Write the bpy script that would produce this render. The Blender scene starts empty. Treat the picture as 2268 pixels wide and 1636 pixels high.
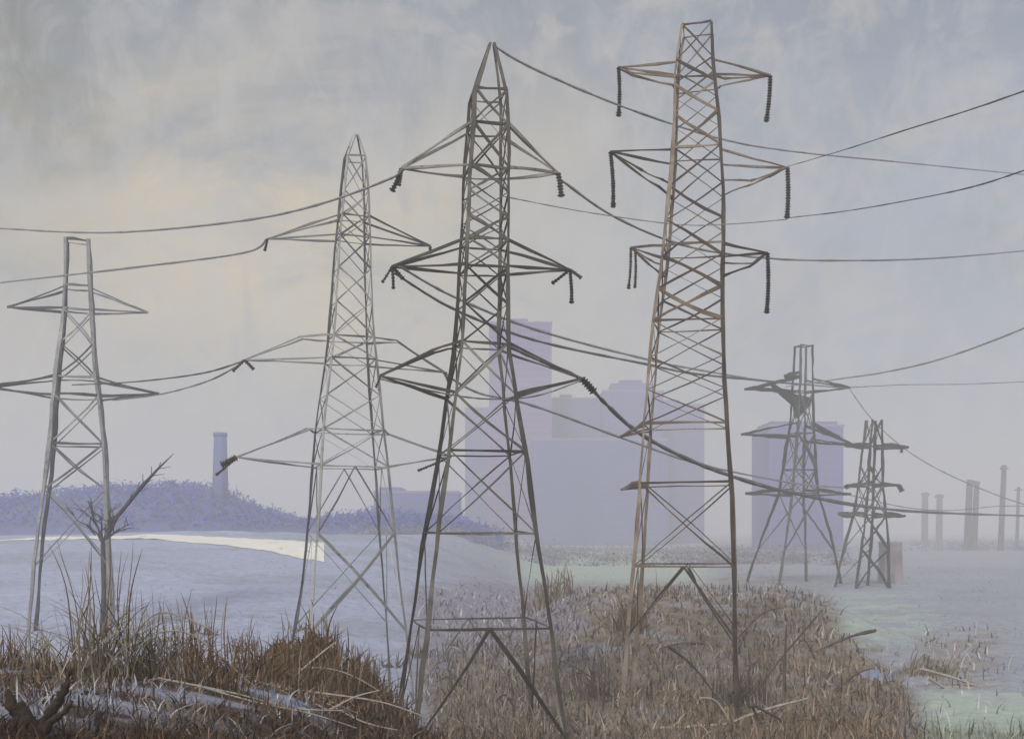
import bpy, math, random
import numpy as np
from mathutils import Vector, noise as mnoise

random.seed(7)
rng = np.random.default_rng(7)
scene = bpy.context.scene
COL = scene.collection
F = 2432.0            # focal length in picture units (2268 wide)
CX, HY, CAMZ = 1134.0, 1165.0, 12.0


def P(px, py, d):
    """A point seen at (px, py), d metres out."""
    return Vector(((px - CX) / F * d, d, CAMZ - (py - HY) / F * d))


def smooth(a, b, x):
    t = np.clip((x - a) / (b - a), 0, 1)
    return t * t * (3 - 2 * t)


# ------------------------------------------------------------------ terrain height
def wav(x, y):
    return (np.sin(x * .31 + 1.3 * np.sin(y * .17)) * np.cos(y * .23 + 1.1 * np.sin(x * .13))
            + .5 * np.sin(x * .83 + y * .41) * np.cos(y * .71 - x * .37)
            + .25 * np.sin(x * 1.9 - y * 1.3) * np.cos(y * 1.7 + x * .9))


def H(x, y):
    x = np.asarray(x, float)
    y = np.asarray(y, float)
    amp = np.interp(x, [-60, -22, -9, -6, -3.6, 0, 6, 14], [8.6, 8.4, 8.05, 7.3, 6.0, 4.2, 1.8, 0.3]) / 8.0
    prof = np.interp(y, [-400, -40, 0, 15, 30, 36, 44, 52, 62, 75], [8, 10.2, 10.3, 8.8, 7.9, 7.1, 5.0, 2.6, .5, 0])
    z = amp * prof
    hump = (7.25 + .35 * np.sin(x * 1.3) + .25 * np.sin(x * 3.1 + y)) * np.exp(-(np.abs(x + 8.4) / 4.7) ** 3.0 - ((y - 44) / 9.0) ** 2)
    z = np.log(np.exp(z * 1.6) + np.exp(hump * 1.6) - 1) / 1.6
    rise = np.interp(y, [85, 120, 170, 190, 215, 420, 900], [0, 3.0, 7.4, 9.05, 10.2, 8.6, 4.0]) * smooth(8, -28, x - (y - 180) * .03)
    rise = rise + np.interp(x, [-170, -95, -68, -32, -20], [-1.2, -.2, .65, 0, 0]) * smooth(120, 190, y) * smooth(330, 240, y)
    mound = 4.6 * np.exp(-((y - 122) / 26.0) ** 2) * smooth(-2, 9, x) * smooth(44, 30, x)
    z = z + rise + mound
    near = smooth(400, 60, y)
    return z + wav(x, y) * (.06 + .12 * near * smooth(55, 75, y)) + .25 * wav(x * .2 + 3, y * .2)


def ground_hit(px, py, dmin=16.0, dmax=1500.0):
    d = dmin
    while d < dmax:
        p = P(px, py, d)
        if H(p.x, p.y) >= p.z:
            return p
        d *= 1.01
    return P(px, py, dmax)


# ------------------------------------------------------------------ materials
def new_mat(name):
    m = bpy.data.materials.new(name)
    m.use_nodes = True
    nt = m.node_tree
    b = nt.nodes['Principled BSDF']
    return m, nt, b


def node(nt, t, **kw):
    n = nt.nodes.new(t)
    for k, v in kw.items():
        if k.startswith('i_'):
            n.inputs[k[2:].replace('_', ' ')].default_value = v
        else:
            setattr(n, k, v)
    return n


def ramp(nt, stops, fac=None, interp='LINEAR'):
    r = nt.nodes.new('ShaderNodeValToRGB')
    r.color_ramp.interpolation = interp
    e = r.color_ramp.elements
    while len(e) < len(stops):
        e.new(.5)
    for el, (p, c) in zip(e, stops):
        el.position = p
        el.color = (c[0], c[1], c[2], 1)
    if fac is not None:
        nt.links.new(fac, r.inputs['Fac'])
    return r


def mixc(nt, fac, a, b, blend='MIX'):
    m = nt.nodes.new('ShaderNodeMix')
    m.data_type = 'RGBA'
    m.blend_type = blend
    for s, v in ((m.inputs[0], fac), (m.inputs[6], a), (m.inputs[7], b)):
        if hasattr(v, 'links'):
            nt.links.new(v, s)
        elif isinstance(v, (int, float)):
            s.default_value = v
        else:
            s.default_value = (v[0], v[1], v[2], 1)
    return m.outputs[2]


def steel(name, stops, rust, rough=.6):
    """Weathered paint: every member its own tone, patches of bare and rusty metal along it."""
    m, nt, b = new_mat(name)
    L = nt.links.new
    oi = node(nt, 'ShaderNodeObjectInfo')
    geo = node(nt, 'ShaderNodeNewGeometry')
    n1 = node(nt, 'ShaderNodeTexNoise', i_Scale=.55, i_Detail=5.0, i_Roughness=.65)
    L(geo.outputs['Position'], n1.inputs['Vector'])
    ad = node(nt, 'ShaderNodeMath', operation='MULTIPLY_ADD')
    L(oi.outputs['Random'], ad.inputs[0])
    ad.inputs[1].default_value = .62
    L(n1.outputs['Fac'], ad.inputs[2])
    sub = node(nt, 'ShaderNodeMath', operation='SUBTRACT')
    L(ad.outputs[0], sub.inputs[0])
    sub.inputs[1].default_value = .31
    r = ramp(nt, stops, sub.outputs[0])
    n2 = node(nt, 'ShaderNodeTexNoise', i_Scale=2.2, i_Detail=6.0, i_Roughness=.7)
    L(geo.outputs['Position'], n2.inputs['Vector'])
    rm = ramp(nt, [(.54, (0, 0, 0)), (.68, (1, 1, 1))], n2.outputs['Fac'])
    c = mixc(nt, rm.outputs[0], r.outputs[0], rust)
    L(c, b.inputs['Base Color'])
    b.inputs['Roughness'].default_value = rough
    b.inputs['Metallic'].default_value = .15
    return m


M = {}
M['dark'] = steel('dark_steel', [(.2, (.012, .011, .011)), (.44, (.042, .038, .034)), (.64, (.12, .112, .10)), (.9, (.33, .315, .29))], (.05, .034, .024))
M['brown'] = steel('brown_steel', [(.18, (.025, .017, .014)), (.42, (.10, .066, .045)), (.62, (.21, .16, .125)), (.88, (.42, .36, .31))], (.075, .04, .02))
M['grey'] = steel('grey_steel', [(.15, (.04, .045, .06)), (.38, (.12, .125, .14)), (.58, (.24, .245, .255)), (.85, (.42, .42, .42))], (.055, .05, .05))
M['pale'] = steel('far_steel', [(.2, (.006, .008, .010)), (.5, (.022, .025, .028)), (.85, (.10, .10, .105))], (.03, .024, .024))
M['cable'] = steel('cable', [(.2, (.07, .07, .075)), (.45, (.17, .17, .178)), (.8, (.34, .34, .345))], (.05, .048, .05), .5)
M['insulator'] = steel('insulator_glaze', [(.2, (.018, .015, .015)), (.5, (.05, .04, .034)), (.85, (.12, .10, .09))], (.06, .035, .025), .35)


def plain(name, a, b_, scale=.05, rough=.85, bump=0.0, streak=False):
    m, nt, b = new_mat(name)
    L = nt.links.new
    geo = node(nt, 'ShaderNodeNewGeometry')
    src = geo.outputs['Position']
    if streak:
        mp = node(nt, 'ShaderNodeMapping')
        mp.inputs['Scale'].default_value = (1, 1, .12)
        L(src, mp.inputs['Vector'])
        src = mp.outputs[0]
    n1 = node(nt, 'ShaderNodeTexNoise', i_Scale=scale, i_Detail=8.0, i_Roughness=.62)
    L(src, n1.inputs['Vector'])
    r = ramp(nt, [(.3, a), (.7, b_)], n1.outputs['Fac'])
    L(r.outputs[0], b.inputs['Base Color'])
    b.inputs['Roughness'].default_value = rough
    if bump:
        bp = node(nt, 'ShaderNodeBump', i_Strength=bump, i_Distance=.2)
        L(n1.outputs['Fac'], bp.inputs['Height'])
        L(bp.outputs[0], b.inputs['Normal'])
    return m


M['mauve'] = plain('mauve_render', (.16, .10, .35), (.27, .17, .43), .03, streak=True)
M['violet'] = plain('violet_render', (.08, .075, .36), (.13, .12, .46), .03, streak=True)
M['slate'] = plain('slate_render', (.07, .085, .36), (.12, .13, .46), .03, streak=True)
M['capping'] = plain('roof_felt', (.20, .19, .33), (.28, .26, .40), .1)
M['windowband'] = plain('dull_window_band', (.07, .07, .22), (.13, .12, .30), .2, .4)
M['hut'] = plain('mauve_plaster', (.30, .26, .31), (.42, .36, .40), .35, streak=True)
M['hutdoor'] = plain('grey_door_paint', (.20, .19, .23), (.27, .25, .29), .5)
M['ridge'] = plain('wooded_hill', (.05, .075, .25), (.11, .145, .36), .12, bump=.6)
M['whiteroad'] = plain('chalky_road', (.82, .80, .72), (.92, .91, .86), .25, .7)
M['wood'] = plain('weathered_wood', (.07, .065, .07), (.15, .14, .14), .8, streak=True)
M['stump'] = plain('dark_bark', (.018, .011, .007), (.055, .034, .022), 3.0, bump=.8)
M['twig'] = plain('bare_twig', (.035, .035, .04), (.085, .08, .085), 2.0)
M['straw'] = plain('bleached_straw', (.30, .27, .23), (.50, .46, .41), 1.2)
M['stickdark'] = plain('dead_stick', (.04, .034, .03), (.12, .10, .085), 1.5)
M['tarp'] = plain('blue_sheet', (.17, .22, .38), (.30, .35, .48), 1.2, .5)


def attr_mat(name, rough=.9, noise_scale=1.6, amt=.5):
    """Colour carried by each blade / ground point, broken up by noise."""
    m, nt, b = new_mat(name)
    L = nt.links.new
    at = node(nt, 'ShaderNodeAttribute', attribute_name='cover')
    geo = node(nt, 'ShaderNodeNewGeometry')
    n1 = node(nt, 'ShaderNodeTexNoise', i_Scale=noise_scale, i_Detail=8.0, i_Roughness=.7)
    L(geo.outputs['Position'], n1.inputs['Vector'])
    r = ramp(nt, [(.25, (1 - amt,) * 3), (.75, (1 + amt * .6,) * 3)], n1.outputs['Fac'])
    c = mixc(nt, 1.0, at.outputs['Color'], r.outputs[0], 'MULTIPLY')
    L(c, b.inputs['Base Color'])
    b.inputs['Roughness'].default_value = rough
    b.inputs['Specular IOR Level'].default_value = .15
    return m, nt, b, n1


M['grass'] = attr_mat('dry_grass_blade', .8, 2.0, .3)[0]
gm, gnt, gb, gn = attr_mat('field_ground', .95, .9, .32)
# fine stubble relief on the ground
g2 = node(gnt, 'ShaderNodeTexNoise', i_Scale=3.5, i_Detail=9.0, i_Roughness=.75)
gg = node(gnt, 'ShaderNodeNewGeometry')
gnt.links.new(gg.outputs['Position'], g2.inputs['Vector'])
gbp = node(gnt, 'ShaderNodeBump', i_Strength=.3, i_Distance=.2)
gnt.links.new(g2.outputs['Fac'], gbp.inputs['Height'])
gnt.links.new(gbp.outputs[0], gb.inputs['Normal'])
M['ground'] = gm


# ------------------------------------------------------------------ mesh helpers
class MB:
    def __init__(self):
        self.v, self.f = [], []

    def tube(self, pts, radii, sides=6, jitter=0.0, cap=True):
        pts = [Vector(p) for p in pts]
        n = len(pts)
        if not hasattr(radii, '__len__'):
            radii = [radii] * n
        base = len(self.v)
        up = None
        for i, p in enumerate(pts):
            t = (pts[min(i + 1, n - 1)] - pts[max(i - 1, 0)]).normalized()
            if up is None:
                a = Vector((0, 0, 1)) if abs(t.z) < .8 else Vector((0, 1, 0))
                up = (a - t * a.dot(t)).normalized()
            else:
                up = (up - t * up.dot(t)).normalized()
            s = t.cross(up)
            for k in range(sides):
                ang = 2 * math.pi * (k + .5) / sides
                r = radii[i] * (1 + random.uniform(-jitter, jitter))
                self.v.append(p + (up * math.cos(ang) + s * math.sin(ang)) * r)
        for i in range(n - 1):
            for k in range(sides):
                a = base + i * sides + k
                b = base + i * sides + (k + 1) % sides
                self.f.append((a, b, b + sides, a + sides))
        if cap:
            self.f.append(tuple(base + k for k in reversed(range(sides))))
            self.f.append(tuple(base + (n - 1) * sides + k for k in range(sides)))
        return self

    def bar(self, a, b, r0, r1=None, seg=None, wob=0.0, bow=0.0, sides=4, jit=.10):
        """A steel member: nearly straight, slightly uneven in line and thickness."""
        a, b = Vector(a), Vector(b)
        r1 = r0 if r1 is None else r1
        Ln = (b - a).length
        seg = seg or max(3, int(Ln / 1.1))
        dv = Vector((random.uniform(-1, 1), random.uniform(-.4, .4), random.uniform(-1, 1)))
        ph, fq = random.uniform(0, 6.28), random.uniform(2, 7)
        pts, rr = [], []
        for i in range(seg + 1):
            t = i / seg
            e = math.sin(math.pi * t)
            o = dv * bow * e + Vector((random.uniform(-wob, wob), random.uniform(-wob, wob), random.uniform(-wob, wob))) * (1 if 0 < i < seg else 0)
            pts.append(a.lerp(b, t) + o)
            rr.append((r0 + (r1 - r0) * t) * random.uniform(.85, 1.12) * (.72 + .62 * (.5 + .5 * math.sin(ph + t * fq))))
        return self.tube(pts, rr, sides, jit)

    def box(self, lo, hi):
        b = len(self.v)
        for z in (lo[2], hi[2]):
            for x, y in ((lo[0], lo[1]), (hi[0], lo[1]), (hi[0], hi[1]), (lo[0], hi[1])):
                self.v.append(Vector((x, y, z)))
        for q in ((3, 2, 1, 0), (4, 5, 6, 7), (0, 1, 5, 4), (1, 2, 6, 5), (2, 3, 7, 6), (3, 0, 4, 7)):
            self.f.append(tuple(b + i for i in q))
        return self

    def lathe(self, c, prof, sides=24):
        b = len(self.v)
        for r, z in prof:
            for k in range(sides):
                an = 2 * math.pi * k / sides
                self.v.append(Vector((c[0] + r * math.cos(an), c[1] + r * math.sin(an), c[2] + z)))
        for i in range(len(prof) - 1):
            for k in range(sides):
                a = b + i * sides + k
                e = b + i * sides + (k + 1) % sides
                self.f.append((a, e, e + sides, a + sides))
        self.f.append(tuple(b + k for k in reversed(range(sides))))
        self.f.append(tuple(b + (len(prof) - 1) * sides + k for k in range(sides)))
        return self

    def build(self, name, mat, parent=None, origin=None, smooth_=False):
        """parent: the thing's Empty or a part of it; all thing origins are plain translations."""
        off = origin if origin is not None else (world_loc(parent) if parent else Vector((0, 0, 0)))
        me = bpy.data.meshes.new(name)
        me.from_pydata([tuple(v - off) for v in self.v], [], self.f)
        me.materials.append(mat)
        if smooth_:
            me.polygons.foreach_set('use_smooth', [True] * len(me.polygons))
        me.update()
        o = bpy.data.objects.new(name, me)
        COL.objects.link(o)
        if parent:
            o.parent = parent
        elif origin is not None:
            o.location = origin
        return o


def world_loc(o):
    v = Vector((0, 0, 0))
    while o:
        v += o.location
        o = o.parent
    return v


def tag(o, label=None, cat=None, group=None, kind=None):
    for k, v in (('label', label), ('category', cat), ('group', group), ('kind', kind)):
        if v:
            o[k] = v
    return o


def thing(name, loc, label, cat, group=None):
    o = bpy.data.objects.new(name, None)
    o.empty_display_size = 1
    o.location = loc
    COL.objects.link(o)
    return tag(o, label, cat, group)


def insulator(a, b, r, parent, name='insulator_string', splay=False):
    a, b = Vector(a), Vector(b)
    Ln = (b - a).length
    n = max(6, int(Ln / .17))
    pts, rr = [], []
    for i in range(n * 2 + 1):
        t = i / (n * 2)
        bowx = math.sin(t * math.pi) * .05 * Ln * .4
        pts.append(a.lerp(b, t) + Vector((bowx, 0, 0)))
        rr.append(r * (1.15 if i % 2 else .62) * (1.25 if t > .9 else 1) * random.uniform(.9, 1.1))
    return MB().tube(pts, rr, 7, .05).build(name, M['insulator'], parent)


# ------------------------------------------------------------------ pylons
class Pylon:
    def __init__(self, name, label, d, theta, rows, base_half, mat, leg_r, brace_r, group='lattice power pylons'):
        self.d, self.mat, self.leg_r, self.brace_r = d, mat, leg_r, brace_r
        self.th = math.radians(theta)
        c, s = math.cos(self.th), math.sin(abs(self.th))
        k = d / F
        self.k = k
        self.rows = [(CAMZ - (py - HY) * k, (cx - CX) * k, w * k / (c + s)) for py, cx, w in rows]
        bx = self.rows[-1][1]
        gz = float(H(bx, d))
        self.gz = gz
        last = self.rows[-1]
        if last[0] > gz - .6:
            self.rows.append((gz - .8, last[1], max(last[2], base_half * k / (c + s))))
        self.rows.sort()
        self.root = thing(name, (bx, d, gz), label, 'pylon', group)
        zs = [r[0] for r in self.rows]
        self.zs = zs
        self.zmin, self.zmax = zs[0], zs[-1]

    def zz(self, py):
        return CAMZ - (py - HY) * self.k

    def prof(self, z):
        zs = self.zs
        return float(np.interp(z, zs, [r[1] for r in self.rows])), float(np.interp(z, zs, [r[2] for r in self.rows]))

    def corner(self, i, z):
        sx, sy = ((-1, -1), (1, -1), (1, 1), (-1, 1))[i]
        cx, a = self.prof(z)
        c, s = math.cos(self.th), math.sin(self.th)
        return Vector((cx + a * (sx * c - sy * s), self.d + a * (sx * s + sy * c), z))

    def legs(self, ztop=None, r_top=.6):
        ztop = ztop or self.zmax
        for i in range(4):
            n = int((ztop - self.zmin) / 1.6)
            pts, rr = [], []
            ph = random.uniform(0, 6.28)
            for j in range(n + 1):
                t = j / n
                z = self.zmin + (ztop - self.zmin) * t
                w = self.leg_r * .22
                pts.append(self.corner(i, z) + Vector((random.uniform(-w, w), random.uniform(-w, w), 0)))
                rr.append(self.leg_r * (1 + (r_top - 1) * t) * random.uniform(.85, 1.15) * (.62 + .7 * (.5 + .5 * math.sin(ph + t * 17) * math.sin(ph * 2 + t * 7))))
            MB().tube(pts, rr, 4, .10).build('leg', self.mat, self.root)

    def ring(self, py, r=None):
        z = self.zz(py)
        r = r or self.brace_r
        for i in range(4):
            q = r * (1.0 if i == 0 else .62)
            MB().bar(self.corner(i, z), self.corner((i + 1) % 4, z + random.uniform(-.1, .1)), q, wob=r * .2, bow=r * .6).build('horizontal_brace', self.mat, self.root)

    def cross(self, py0, py1, r=None, faces=(0, 1, 2, 3), kind='X'):
        z0, z1 = self.zz(py0), self.zz(py1)     # z0 above z1
        r = r or self.brace_r
        for i in faces:
            j = (i + 1) % 4
            rr = r * random.uniform(.7, 1.35) * (1.0 if i == 0 else .55)
            mb = MB()
            if kind == 'X':
                mb.bar(self.corner(i, z0), self.corner(j, z1), rr, wob=rr * .35, bow=rr * 1.7)
                mb.bar(self.corner(j, z0), self.corner(i, z1), rr * random.uniform(.5, 1.25), wob=rr * .35, bow=rr * 1.7)
            elif kind == 'A':      # inverted V from the middle of the bar above
                m = (self.corner(i, z0) + self.corner(j, z0)) / 2
                mb.bar(m, self.corner(i, z1), rr, wob=rr * .25, bow=rr)
                mb.bar(m, self.corner(j, z1), rr, wob=rr * .25, bow=rr)
            elif kind == 'Z':
                mb.bar(self.corner(i, z0), self.corner(j, z1), rr, wob=rr * .25, bow=rr * .9)
            mb.build('cross_brace' if kind == 'X' else 'diagonal_brace', self.mat, self.root)

    def tip_point(self, px, py):
        cx, _ = self.prof(self.zz(py))
        tn = math.tan(self.th)
        y = self.d
        for _ in range(6):
            x = (px - CX) / F * y
            y = self.d + tn * (x - cx)
        return P(px, py, y)

    def arm(self, tip, y_up, y_low, knee=None, belly=None, r=None, lace=0, hang=None, mat=None):
        """One side of a cross-arm: chords from the body's two corners on that side, meeting at the tip."""
        r = r or self.brace_r * 1.1
        tp = self.tip_point(*tip)
        cx, _ = self.prof(tp.z)
        ids = (1, 2) if tp.x > cx else (0, 3)
        kp = self.tip_point(*knee) if knee else None
        mb = MB()
        ups, lows = [], []
        for q, i in enumerate(ids):
            for which, py in (('u', y_up), ('l', y_low)):
                a = self.corner(i, self.zz(py))
                path = [a]
                if which == 'u' and kp is not None:
                    sp = Vector((0, (1 if q else -1) * .5, 0))
                    path.append(kp + sp)
                if which == 'l' and belly:
                    for bx, by in belly:
                        bp = self.tip_point(bx, by)
                        f = (bp - tp).length / max(.01, (a - tp).length)
                        bp.y += (a.y - self.tip_point(bx, by).y) * min(1, f) * .6
                        path.append(bp)
                path.append(tp)
                for u, v in zip(path[:-1], path[1:]):
                    mb.bar(u, v, r * random.uniform(.8, 1.2), r * random.uniform(.7, 1.1), wob=r * .25, bow=r * .5)
                (ups if which == 'u' else lows).append(path)
        o = mb.build('crossarm', mat or self.mat, self.root)
        if lace:
            for U, Lw in zip(ups, lows):
                lb = MB()
                for kk in range(1, lace):
                    t = kk / lace
                    lb.bar(along(U, t), along(Lw, t), r * .26, wob=r * .1)
                    lb.bar(along(U, t), along(Lw, (kk - 1) / lace), r * .2, wob=r * .1)
                lb.build('arm_lacing', mat or self.mat, o)
        if hang:
            for h in hang:
                hp0 = self.tip_point(*h[0]) if h[0] else tp
                hp1 = P(h[1][0], h[1][1], hp0.y + (h[3] if len(h) > 3 else 0))
                insulator(hp0, hp1, h[2], o)
        return tp


def along(path, t):
    ls = [(b - a).length for a, b in zip(path[:-1], path[1:])]
    s = sum(ls) * t
    for (a, b), l in zip(zip(path[:-1], path[1:]), ls):
        if s <= l:
            return a.lerp(b, s / max(l, 1e-6))
        s -= l
    return path[-1]


# --- the big dark pylon with a pointed peak
C = Pylon('lattice_pylon', 'big dark steel pylon with a pointed peak and three levels of narrow cross-arms', 64, 12,
          [(97, 1090, 5), (210, 1082, 42), (285, 1080, 46), (380, 1077, 50), (480, 1074, 53), (600, 1071, 55), (680, 1068, 57), (765, 1066, 60),
           (880, 1065, 78), (1003, 1066, 98), (1180, 1060, 126), (1380, 1060, 156), (1600, 1058, 188)], 190, M['dark'], .175, .088)
C.legs(r_top=.75)
for y in (210, 285, 380, 540, 600, 765, 1003, 1180, 1380):
    C.ring(y)
for a, b in ((210, 285), (285, 380), (380, 435), (435, 490), (490, 540), (540, 600), (600, 680), (680, 765), (765, 880), (880, 1003), (1003, 1180)):
    C.cross(a, b)
C.cross(1180, 1380, kind='Z', faces=(1, 3), r=.06)
C.cross(1380, 1610, kind='A', r=.1)
C.arm((890, 373), 285, 381, hang=[(None, (868, 424), .15), (None, (884, 412), .09)])
C.arm((1236, 383), 285, 381, hang=[(None, (1243, 436), .17)])
C.arm((868, 590), 540, 597, hang=[(None, (846, 626), .08), (None, (871, 640), .10), (None, (893, 618), .12)])
C.arm((1262, 597), 540, 597, hang=[(None, (1266, 672), .12), (None, (1222, 628), .10), (None, (1288, 616), .11)])
C.arm((842, 832), 765, 878, knee=(960, 778), hang=[(None, (832, 858), .08)])
C.arm((1288, 838), 765, 878, hang=[(None, (1316, 868), .22)])

# --- the tall brown pylon with a flat top
D = Pylon('lattice_pylon', 'tallest brownish pylon with a flat top and bowed cross-arms hanging long insulators', 73, -12,
          [(66, 1545, 37), (130, 1540, 45), (200, 1541, 52), (330, 1546, 60), (450, 1543, 69), (600, 1535, 76), (720, 1526, 87), (850, 1523, 95), (940, 1521, 103),
           (1070, 1523, 114), (1200, 1521, 122), (1400, 1514, 134), (1560, 1510, 142)], 144, M['brown'], .165, .082)
D.legs(r_top=.7)
for y in (66, 185, 340, 555, 720, 943, 1072, 1250):
    D.ring(y, .10 if y in (943, 1072) else None)
for a, b in ((66, 145), (145, 200), (200, 265), (265, 340), (340, 425), (425, 500), (500, 580), (580, 650), (650, 720), (720, 800), (800, 870), (870, 943)):
    D.cross(a, b, r=.10 if a in (580, 650) else None)
D.cross(1072, 1250, r=.085)
D.cross(1250, 1400, kind='A', r=.095)
D.cross(943, 1072, kind='Z', faces=(1, 3), r=.05)
D.arm((1370, 149), 150, 186, belly=[(1492, 179), (1402, 166)], hang=[(None, (1370, 258), .14)], r=.10)
D.arm((1706, 168), 152, 186, belly=[(1600, 182), (1660, 173)], hang=[(None, (1697, 270), .15)], r=.08)
D.arm((1352, 336), 345, 420, belly=[(1462, 406), (1420, 384)], hang=[(None, (1358, 460), .15)], r=.085)
D.arm((1744, 371), 352, 420, belly=[(1660, 405), (1705, 388)], hang=[(None, (1743, 484), .16)], r=.075)
D.arm((1397, 548), 556, 598, belly=[(1440, 582)], hang=[(None, (1392, 640), .10), ((1407, 553), (1406, 638), .10)], r=.09)
D.arm((1700, 560), 557, 600, belly=[(1665, 586)], hang=[(None, (1698, 694), .15)], r=.08)
D.arm((1375, 966), 940, 947, r=.09, lace=0)
D.arm((1376, 1084), 1068, 1074, r=.09, lace=0)

# --- the slender grey pylon with a pointed peak
B = Pylon('lattice_pylon', 'slender pale grey pylon with a pointed peak and three wide cross-arms above the brown bank', 78, 18,
          [(298, 789, 4), (352, 786, 26), (430, 785, 33), (540, 781, 42), (640, 779, 47), (740, 777, 54), (850, 775, 68), (950, 772, 82), (1030, 774, 90), (1180, 775, 104),
           (1300, 775, 118), (1400, 774, 134), (1540, 765, 158)], 160, M['grey'], .115, .066)
B.legs(r_top=.8)
for y in (352, 483, 530, 750, 800, 955, 1035):
    B.ring(y)
for a, b in ((352, 430), (430, 483), (483, 530), (530, 600), (600, 675), (675, 750), (750, 800), (800, 880), (880, 955), (955, 1035)):
    B.cross(a, b, r=.055)
B.cross(1035, 1180, kind='A', r=.07)
B.cross(1180, 1390, kind='X', r=.085, faces=(0, 2))
B.cross(1180, 1390, kind='A', r=.06, faces=(1, 3))
B.arm((592, 529), 483, 529, hang=[(None, (586, 556), .10)])
B.arm((953, 545), 483, 530, hang=[(None, (952, 562), .12)])
B.arm((541, 797), 750, 800, knee=(668, 748), hang=[(None, (562, 818), .12), (None, (515, 822), .11)])
B.arm((985, 824), 752, 802, knee=(880, 756), hang=[(None, (996, 850), .16)])
B.arm((524, 1012), 955, 1032, knee=(684, 950), hang=[(None, (490, 1030), .22), (None, (478, 1052), .09)])
B.arm((1000, 1010), 955, 1035, knee=(862, 962), hang=[(None, (925, 1042), .10)])

# --- the hazy flat-topped pylon at the side
A = Pylon('lattice_pylon', 'hazy flat-topped pylon with two cross-arms rising behind the tall reeds', 105, 18,
          [(533, 172, 28), (640, 173, 33), (690, 174, 36), (800, 170, 46), (900, 172, 60), (1000, 174, 70), (1100, 170, 80), (1200, 165, 90), (1400, 160, 104)], 106, M['grey'], .21, .10)
A.legs(r_top=1.0)
for y in (535, 637, 688, 838, 878, 985):
    A.ring(y, .13)
for a, b in ((690, 765), (765, 838), (878, 985)):
    A.cross(a, b)
A.cross(590, 637, r=.08, faces=(1, 3))
A.cross(985, 1085, r=.11, faces=(0, 2))
A.cross(1085, 1250, r=.10, faces=(0, 2))
A.arm((16, 680), 640, 688, r=.13)
A.arm((328, 692), 640, 688, r=.13)
A.arm((-24, 858), 838, 880, r=.15)
A.arm((352, 872), 838, 880, r=.15)

# --- two faded pylons far out
E = Pylon('lattice_pylon', 'faded dark pylon with splayed legs in front of the broad violet building', 232, 15,
          [(765, 1780, 17), (845, 1778, 19), (930, 1776, 22), (1040, 1770, 32), (1092, 1768, 38), (1180, 1764, 64), (1285, 1757, 90)], 92, M['pale'], .36, .18)
E.legs(r_top=.85)
for y in (766, 868, 960, 1040, 1092):
    E.ring(y, .2)
for a, b in ((868, 960), (960, 1040), (1040, 1092)):
    E.cross(a, b)
E.cross(1092, 1220, r=.26, faces=(0, 2))
E.cross(960, 1040, r=.3, faces=(0,))
E.arm((1738, 832), 826, 836, r=.42, lace=0)
E.arm((1650, 862), 838, 868, r=.33)
E.arm((1882, 858), 840, 868, r=.27)
E.arm((1642, 962), 938, 968, r=.28)
E.arm((1897, 988), 940, 975, r=.3)
E.arm((1652, 1092), 1084, 1098, r=.32, lace=0)
E.arm((1884, 1094), 1084, 1098, r=.28, lace=0)
# slack loop of cable lashed below the upper arm
MB().tube([E.tip_point(1705, 848), E.tip_point(1735, 872), E.tip_point(1765, 888), E.tip_point(1792, 890)], [.35, .8, 1.5, .9], 7, .15).build('jumper_loop', M['pale'], E.root)
MB().tube([E.tip_point(1788, 888), E.tip_point(1768, 905), E.tip_point(1764, 925)], [1.0, 1.5, .5], 7, .15).build('jumper_loop', M['pale'], E.root)

G = Pylon('lattice_pylon', 'smallest faded pylon with three short cross-arms beside the mauve hut', 216, 15,
          [(930, 1936, 14), (1000, 1932, 19), (1075, 1928, 23), (1140, 1926, 30), (1200, 1920, 40), (1300, 1908, 50)], 52, M['pale'], .31, .16)
G.legs(r_top=.9)
for y in (988, 1075, 1140):
    G.ring(y, .18)
for a, b in ((930, 988), (1030, 1075), (1075, 1140)):
    G.cross(a, b)
G.cross(1140, 1215, r=.22, faces=(0, 2))
G.cross(1215, 1300, r=.22, faces=(0, 2))
G.arm((1872, 986), 984, 992, r=.34, lace=0)
G.arm((2012, 990), 984, 992, r=.30, lace=0, hang=[((1998, 990), (1996, 1002), .3)])
G.arm((1878, 1074), 1070, 1078, r=.28, lace=0, hang=[(None, (1872, 1080), .4)])
G.arm((1990, 1074), 1070, 1078, r=.26, lace=0, hang=[(None, (1998, 1088), .5)])
G.arm((1858, 1138), 1136, 1144, r=.34, lace=0)
G.arm((2004, 1142), 1136, 1144, r=.30, lace=0)


# ------------------------------------------------------------------ power lines
def catmull(pts, n=10):
    out = []
    q = [pts[0]] + list(pts) + [pts[-1]]
    for i in range(1, len(q) - 2):
        p0, p1, p2, p3 = (np.array(z, float) for z in q[i - 1:i + 3])
        for j in range(n):
            t = j / n
            out.append(.5 * ((2 * p1) + (-p0 + p2) * t + (2 * p0 - 5 * p1 + 4 * p2 - p3) * t * t + (-p0 + 3 * p1 - 3 * p2 + p3) * t ** 3))
    out.append(np.array(pts[-1], float))
    return out


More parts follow.
